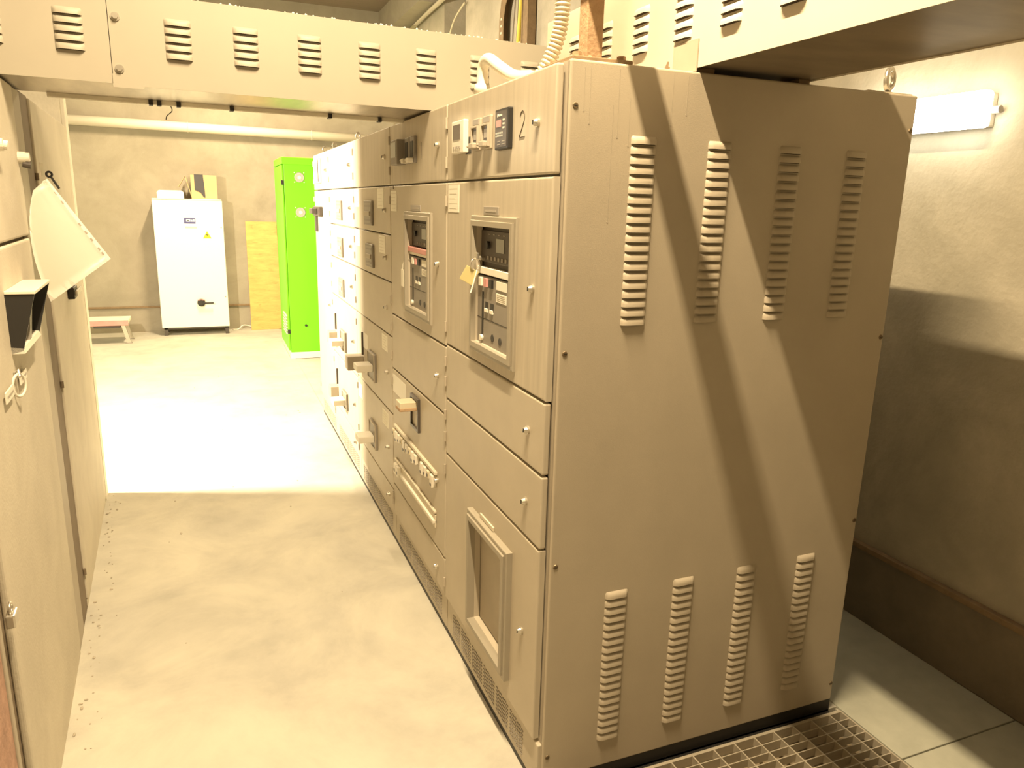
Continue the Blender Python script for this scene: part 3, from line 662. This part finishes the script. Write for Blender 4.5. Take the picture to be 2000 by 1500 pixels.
# tall end unit
t = LB('control_cabinet', 'tall narrow pale end unit closing the left cabinet row', 1.885)
bm = B(); box(bm, -.75, -.02, .0, .13, .0, 2.375, 0, .004); obj('body', bm, 'dust', t)
bm = B(); box(bm, -.02, .0, .0, .13, .0, 2.38, 0, .004); obj('front_strip', bm, 'dust', t)

# key hanging at the knob and the punched document sleeve hanging from it
t = thing('door_key', 'dark key on a pale tag hanging beside the upper left knob', 'key', (-1.40, 1.42, 1.93))
bm = B(); box(bm, -1.40, -1.397, 1.41, 1.47, 1.895, 1.945, 0, .001); obj('tag', bm, 'duct', t)
bm = B(); torus(bm, (-1.378, 1.45, 1.905), (.3, -1, 0), .009, .004, 16, 6); cyl(bm, (-1.373, 1.448, 1.897), (-1.350, 1.445, 1.855), .004, n=8); obj('blade', bm, 'black', t)
def sleeve():
    # corners on a plane facing the camera, curled along its left edge
    TL, TR, BR, BL = Vector((-1.411, 1.315, 1.845)), Vector((-1.367, 1.335, 1.887)), Vector((-1.191, 1.33, 1.606)), Vector((-1.398, 1.315, 1.452))
    ML = Vector((-1.468, 1.315, 1.6775))
    t = thing('document_sleeve', 'white punched plastic document sleeve hanging curled from the left cabinet knob', 'document sleeve', TR)
    n, m = 14, 12; bm = B(); G = []
    for i in range(n + 1):
        u = i / n; row = []
        for j in range(m + 1):
            v = j / m
            left = (TL * (1 - v) ** 2 + ML * 2 * v * (1 - v) + BL * v ** 2); right = TR.lerp(BR, v)
            p = left.lerp(right, u); p = p + Vector((0, -.02 * math.sin(PI * u) * (.4 + .6 * v), 0)); row.append(bm.verts.new(p))
        G.append(row)
    for i in range(n):
        for j in range(m):
            f = bm.faces.new((G[i][j], G[i + 1][j], G[i + 1][j + 1], G[i][j + 1])); f.smooth = True
    bmesh.ops.solidify(bm, geom=list(bm.faces), thickness=.002)
    obj('sheet', bm, 'sleeve', t)
    d = (BR - TR).normalized(); nrm = Vector((.95, -.2, .75)).normalized()
    perp = Vector((.70, 0, .71)) - d * Vector((.70, 0, .71)).dot(d); perp.normalize()
    bm = B(); q = [TR, BR, BR - perp * .022, TR - perp * .018]; out = Vector((0, -.004, 0))
    A = [bm.verts.new(p) for p in q]; C_ = [bm.verts.new(p + out) for p in q]
    for i in range(4): bm.faces.new((A[i], A[(i + 1) % 4], C_[(i + 1) % 4], C_[i]))
    bm.faces.new(A[::-1]); bm.faces.new(C_); bmesh.ops.recalc_face_normals(bm, faces=bm.faces)
    st = obj('punched_strip', bm, 'sleeve', t)
    for v in (.16, .27, .54, .64, .73, .85, .91):
        p = TR.lerp(BR, v) - perp * .010 + Vector((0, -.0050, 0)); bm = B(); s = .006
        q = [p + d * s + perp * .003, p - d * s + perp * .003, p - d * s - perp * .003, p + d * s - perp * .003]
        bm.faces.new([bm.verts.new(x) for x in q]); obj('hole', bm, 'print', st)
sleeve()

# ================================================================ FAR END
# white floor-standing enclosure
t = thing('white_enclosure', 'white floor-standing electrical enclosure against the far wall', 'cabinet', (-1.07, 9.1, 0))
bm = B(); box(bm, -1.475, -.655, 9.13, 9.44, .10, 1.80, 0, .006); obj('body', bm, 'white_cab', t)
bm = B(); box(bm, -1.495, -.640, 9.10, 9.128, .105, 1.800, 0, .01, 3); dr = obj('door', bm, 'white_cab', t)
bm = B(); box(bm, -1.49, -.645, 9.095, 9.44, 1.80, 1.815, 0, .004); obj('rain_lip', bm, 'plastic_w', t)
bm = B()
for x_ in (-1.47, -.70): box(bm, x_, x_ + .045, 9.12, 9.16, 0, .10); box(bm, x_, x_ + .045, 9.39, 9.43, 0, .10)
box(bm, -1.47, -.655, 9.12, 9.14, .085, .10); obj('base_frame', bm, 'plastic_d', t)
bm = B(); cyl(bm, (-.985, 9.10, .445), (-.985, 9.065, .445), .050, n=20); cyl(bm, (-.985, 9.065, .445), (-.985, 9.045, .445), .036, n=20); box(bm, -.97, -.83, 9.035, 9.055, .432, .452, 0, .004); box(bm, -1.03, -.94, 9.058, 9.064, .475, .490, 1); obj('rotary_handle', bm, ['black', 'pinkred'], dr)
def decal(nm, parts, mats, par, yf=9.10):
    bm = B()
    for (x0, x1, z0, z1, mi) in parts: box(bm, x0, x1, yf - .0015 - .0008 * (mi > 0), yf + .001, z0, z1, mi)
    return obj(nm, bm, mats, par)
decal('maker_label', [(-1.135, -.965, 1.405, 1.575, 0), (-1.125, -.985, 1.553, 1.568, 1), (-1.125, -.985, 1.495, 1.520, 1), (-1.125, -1.098, 1.520, 1.553, 1), (-1.088, -1.062, 1.528, 1.540, 2), (-1.045, -1.038, 1.52, 1.553, 1), (-1.020, -1.013, 1.52, 1.553, 1), (-1.045, -1.013, 1.546, 1.553, 1), (-.995, -.985, 1.52, 1.553, 1), (-1.115, -.975, 1.448, 1.456, 3), (-1.115, -.975, 1.436, 1.444, 3)], ['white_cab', 'blue', 'black', 'print'], dr)
bm = B(); prism(bm, [(-.905, 1.305), (-.800, 1.305), (-.852, 1.400)], 'y', 9.0975, 9.1, 0); prism(bm, [(-.848, 1.380), (-.866, 1.345), (-.853, 1.345), (-.858, 1.318), (-.840, 1.354), (-.853, 1.354)], 'y', 9.0965, 9.0975, 1)
obj('warning_triangle', bm, ['yellow', 'black'], dr)
for zz in (.52, 1.45): bm = B(); cyl(bm, (-.672, 9.10, zz), (-.672, 9.092, zz), .008, n=10); obj('lock', bm, 'plastic_g', dr)
# things on top of it
bm = B(); prism(bm, [(-1.43, 1.815), (-1.105, 1.815), (-1.105, 1.895), (-1.13, 1.918), (-1.405, 1.918), (-1.43, 1.895)], 'y', 9.20, 9.235); bmesh.ops.bevel(bm, geom=list(bm.edges), offset=.004, segments=2, affect='EDGES')
o = obj('spare_cover', bm, 'white_cab'); tag(o, 'small white spare cover standing on the white enclosure', 'cover')
t = thing('cardboard_box', 'open cardboard box with dark tape on top of the white enclosure', 'box', (-.88, 9.25, 1.815))
bm = B(); box(bm, -1.01, -.69, 9.16, 9.17, 1.815, 2.125); box(bm, -1.01, -.69, 9.38, 9.39, 1.815, 2.125); box(bm, -.70, -.69, 9.17, 9.38, 1.815, 2.125); box(bm, -1.01, -.70, 9.17, 9.38, 1.815, 1.825); box(bm, -1.01, -.70, 9.17, 9.38, 2.115, 2.125); obj('carton', bm, 'card', t)
bm = B(); prism(bm, [(-1.01, 1.83), (-1.002, 1.83), (-1.07, 2.11), (-1.078, 2.11)], 'y', 9.17, 9.375); prism(bm, [(-1.075, 2.105), (-1.08, 2.10), (-1.165, 1.97), (-1.16, 1.965)], 'y', 9.18, 9.36); obj('flap', bm, 'card', t)
bm = B(); prism(bm, [(-.965, 2.127), (-.855, 2.127), (-.845, 1.97), (-.84, 1.835), (-.86, 1.84), (-.895, 1.90), (-.965, 1.93)], 'y', 9.154, 9.16); box(bm, -.965, -.855, 9.154, 9.30, 2.125, 2.130); obj('tape', bm, 'tape', t)
# yellow board
bm = B(); box(bm, -.21, .21, -.011, .011, 0, 1.53, 0, .002, 1); bmesh.ops.rotate(bm, cent=(0, 0, 0), matrix=Matrix.Rotation(-.065, 3, 'X'), verts=bm.verts); bmesh.ops.translate(bm, vec=(-.135, 9.36, .0), verts=bm.verts)
o = obj('shuttering_board', bm, 'ply'); tag(o, 'yellow shuttering board leaning on the far wall behind the green cabinet', 'board')
# lime green cabinet
t = thing('green_cabinet', 'tall lime green electrical cabinet at the end of the switchgear row', 'cabinet', (.14, 7.5, 0))
bm = B(); box(bm, -.012, .352, 7.15, 8.1, .075, 2.27, 0, .004); obj('body', bm, 'green', t)
bm = B(); box(bm, -.036, .360, 7.138, 8.11, 2.222, 2.302, 0, .006); obj('roof', bm, 'green', t)
bm = B(); box(bm, -.036, -.016, 7.16, 8.08, .10, 2.215, 0, .004); gd = obj('door', bm, 'green', t)
bm = B(); box(bm, -.02, .352, 7.145, 8.1, .0, .075, 0, .004); obj('plinth', bm, 'white_cab', t)
for zz in (2.03, .33): bm = B(); box(bm, -.044, -.012, 7.150, 7.172, zz - .03, zz + .02, 0, .003); obj('hinge', bm, 'black', t)
for k in range(7): bm = B(); box(bm, -.050, -.034, 7.25, 7.62, .28 + k * .035, .295 + k * .035, 0, .003); obj('vent_slat', bm, 'plastic_w', gd)
for zz in (2.085, 1.70):
    bm = B(); cyl(bm, (.155, 7.15, zz), (.155, 7.143, zz), .055, n=20, mi=0)
    for R_ in (.026, .036, .046): torus(bm, (.155, 7.142, zz), (0, 1, 0), R_, .0025, 20, 5, 1)
    cyl(bm, (.155, 7.145, zz), (.155, 7.137, zz), .020, n=16, mi=2)
    for sx in (-1, 1):
        for sz in (-1, 1): cyl(bm, (.155 + sx * .052, 7.15, zz + sz * .052), (.155 + sx * .052, 7.145, zz + sz * .052), .006, n=8, mi=2)
    obj('fan_grille', bm, ['plastic_g', 'plastic_w', 'white_cab'], t)
for zz in (1.47, 1.36, 1.245): bm = B(); cyl(bm, (.165, 7.15, zz), (.165, 7.146, zz), .010, n=12); obj('hole_plug', bm, 'green', t)
bm = B(); cyl(bm, (.165, 7.15, .395), (.165, 7.13, .395), .014, n=12); obj('knob', bm, 'black', t)
# step stool
t = thing('step_stool', 'low faded red step stool on the floor beside the left cabinets', 'stool', (-2.15, 8.85, 0))
bm = B(); box(bm, -2.75, -1.85, 8.62, 9.02, .255, .300, 0, .008); box(bm, -2.75, -1.85, 8.612, 8.622, .235, .302, 1, .003); obj('top', bm, ['dust', 'pinkred'], t)
bm = B(); box(bm, -2.25, -1.95, 8.65, 8.98, .20, .25, 0, .004); obj('drawer', bm, 'plastic_d', t)
for x_, dx_ in ((-1.92, .06), (-2.68, -.06)):
    for y_, dy_ in ((8.66, -.06), (8.98, .06)):
        bm = B(); prism(bm, [(x_ - .022, .252), (x_ + .022, .252), (x_ + dx_ + .022, .0), (x_ + dx_ - .022, .0)], 'y', y_ - .02, y_ + .02); obj('leg', bm, 'metal', t)
        bm = B(); box(bm, x_ + dx_ - .03, x_ + dx_ + .03, y_ - .025, y_ + .025, .0, .012, 0, .003); obj('foot', bm, 'plastic_g', t)
# white pipe along the far wall
t = thing('wall_pipe', 'thick white pipe running along the far wall under the duct', 'pipe', (0, 9.4, 2.73))
bm = B(); cyl(bm, (-3.15, 9.40, 2.755), (1.7, 9.40, 2.715), .062, n=20); obj('pipe', bm, 'pvc', t, True)
for x_ in (-2.6, -1.0, .6): bm = B(); torus(bm, (x_, 9.40, 2.755 - .0082 * (x_ + 3.15)), (1, 0, 0), .064, .006, 20, 6); box(bm, x_ - .012, x_ + .012, 9.455, 9.5, 2.70, 2.74); obj('clamp', bm, 'plastic_w', t)

# ================================================================ RIGHT WALL
t = thing('bulkhead_light', 'lit white bulkhead light on the right concrete wall', 'light', (XW, .45, 2.22))
bm = B(); box(bm, XW - .045, XW, .205, .80, 2.165, 2.285, 0, .006); obj('base', bm, 'duct', t)
bm = B(); box(bm, XW - .100, XW - .045, .185, .82, 2.160, 2.290, 0, .014, 3); obj('diffuser', bm, 'lamp', t)
bm = B(); cyl(bm, (XW - .02, .205, 2.225), (XW - .02, .175, 2.225), .014, n=12); obj('cable_gland', bm, 'plastic_g', t)
# upper far right: pipe, trays and cables on the wall
bm = B(); tube(bm, [(1.80, 9.45, 4.02), (1.80, 7.0, 4.10), (1.80, 4.0, 4.20)], .03, 12); o = obj('wall_pipe', bm, 'duct', None, True); tag(o, 'thin pale pipe running high along the right wall above the duct', 'pipe')
bm = B(); tube(bm, [(1.84, 6.98, 3.0), (1.84, 6.95, 3.55), (1.84, 6.75, 3.80), (1.84, 6.35, 3.92)], .010, 8, smooth_n=6)
o = obj('cable', bm, 'conduit', None, True); tag(o, 'pale cable looping out of the dark wall niche above the duct', 'cable')
t = thing('cable_tray', 'curved perforated steel tray rising on the right wall above the duct', 'cable tray', (1.82, 5.2, 2.9))
bm = B()
pts = [(5.20, 2.8), (5.20, 3.50), (5.16, 3.66), (5.05, 3.78), (4.88, 3.86)]
for k in range(len(pts) - 1):
    (a, b), (c, d) = pts[k], pts[k + 1]
    bm2 = bmesh.new(); v = [bm2.verts.new(q) for q in ((1.80, a, b), (1.88, a, b), (1.88, c, d), (1.80, c, d))]; bm2.faces.new(v)
    w_ = [bm2.verts.new(q) for q in ((1.80, a - .11, b - (.05 if k > 1 else 0)), (1.80, c - .11, d - (.05 if k > 0 else 0)))]
    bm2.faces.new((v[0], w_[0], w_[1], v[3])); merge(bm, bm2)
bmesh.ops.remove_doubles(bm, verts=bm.verts, dist=1e-4); bmesh.ops.solidify(bm, geom=list(bm.faces), thickness=.004)
ct = obj('tray', bm, 'rustdark', t)
for zz in (3.38, 3.44, 3.50): bm = B(); box(bm, 1.796, 1.80, 5.125, 5.155, zz, zz + .02); obj('slot', bm, 'duct', t)
bm = B(); box(bm, 1.80, 1.87, 4.50, 4.64, 2.8, ZC, 0, .003); box(bm, 1.793, 1.80, 4.50, 4.515, 2.8, ZC, 0); box(bm, 1.793, 1.80, 4.625, 4.64, 2.8, ZC, 0)
o = obj('cable_tray', bm, 'rustdark'); tag(o, 'straight brown cable tray on the right wall behind the rusty post', 'cable tray')
for k, (yy, r_, mm, lab) in enumerate(((4.78, .022, 'wire_y', 'thick yellow cable hanging beside the straight brown tray'), (4.94, .010, 'plastic_g', 'thin grey cable hanging between the two brown cable trays'), (4.70, .012, 'rustdark', 'thin brown cable hanging between yellow cable and straight tray'))):
    bm = B(); tube(bm, [(1.83, yy, 2.8), (1.83, yy + .01, 3.2), (1.84, yy - .02, 3.6), (1.84, yy - .06, 4.0), (1.84, yy - .06, 4.44)], r_, 8, smooth_n=5)
    o = obj('cable', bm, mm, None, True); tag(o, lab, 'cable', 'cables hanging on the right wall')

# dust crumbs along the foot of the left cabinets and the switchgear
bm = B(); rr = random.Random(3)
for k in range(80):
    if rr.random() < .75:
        yy = rr.uniform(.7, 3.2); xx = -1.435 - .052 * (yy - 1.2) + .012 + abs(rr.gauss(0, .045))
    else:
        yy = rr.uniform(1.0, 6.5); xx = rr.uniform(-1.4, -.1)
    r_ = rr.uniform(.002, .0065)
    t_ = bmesh.new(); bmesh.ops.create_icosphere(t_, subdivisions=1, radius=r_)
    bmesh.ops.scale(t_, vec=(rr.uniform(.6, 1.6), rr.uniform(.6, 2.2), .5), verts=t_.verts); bmesh.ops.translate(t_, vec=(xx, yy, r_ * .35), verts=t_.verts); merge(bm, t_)
o = obj('floor_debris', bm, 'frame'); tag(o, 'small crumbs of plaster and dust scattered along the gangway floor', 'debris'); o['kind'] = 'stuff'
bm = B()
for k in range(60):
    u_ = rr.uniform(-1.0, .5); r_ = rr.uniform(.002, .006); t_ = bmesh.new(); bmesh.ops.create_icosphere(t_, subdivisions=1, radius=r_)
    bmesh.ops.translate(t_, vec=(u_ * math.cos(A1) - .012 * math.sin(A1), 1.2 + u_ * math.sin(A1) + .012, Z1 + r_ * .5), verts=t_.verts); merge(bm, t_)
o = obj('dust_lumps', bm, 'dust'); tag(o, 'white dust lumps lying along the top edge of the gangway duct', 'debris'); o['kind'] = 'stuff'

bm = B(); tube(bm, [(-.60, 9.38, .012), (-.52, 9.40, .012), (-.46, 9.42, .06), (-.38, 9.44, .05), (-.30, 9.45, .012)], .009, 8, smooth_n=6)
o = obj('cable', bm, 'plastic_w', None, True); tag(o, 'thin white cable lying at the far wall foot beside the white enclosure', 'cable')
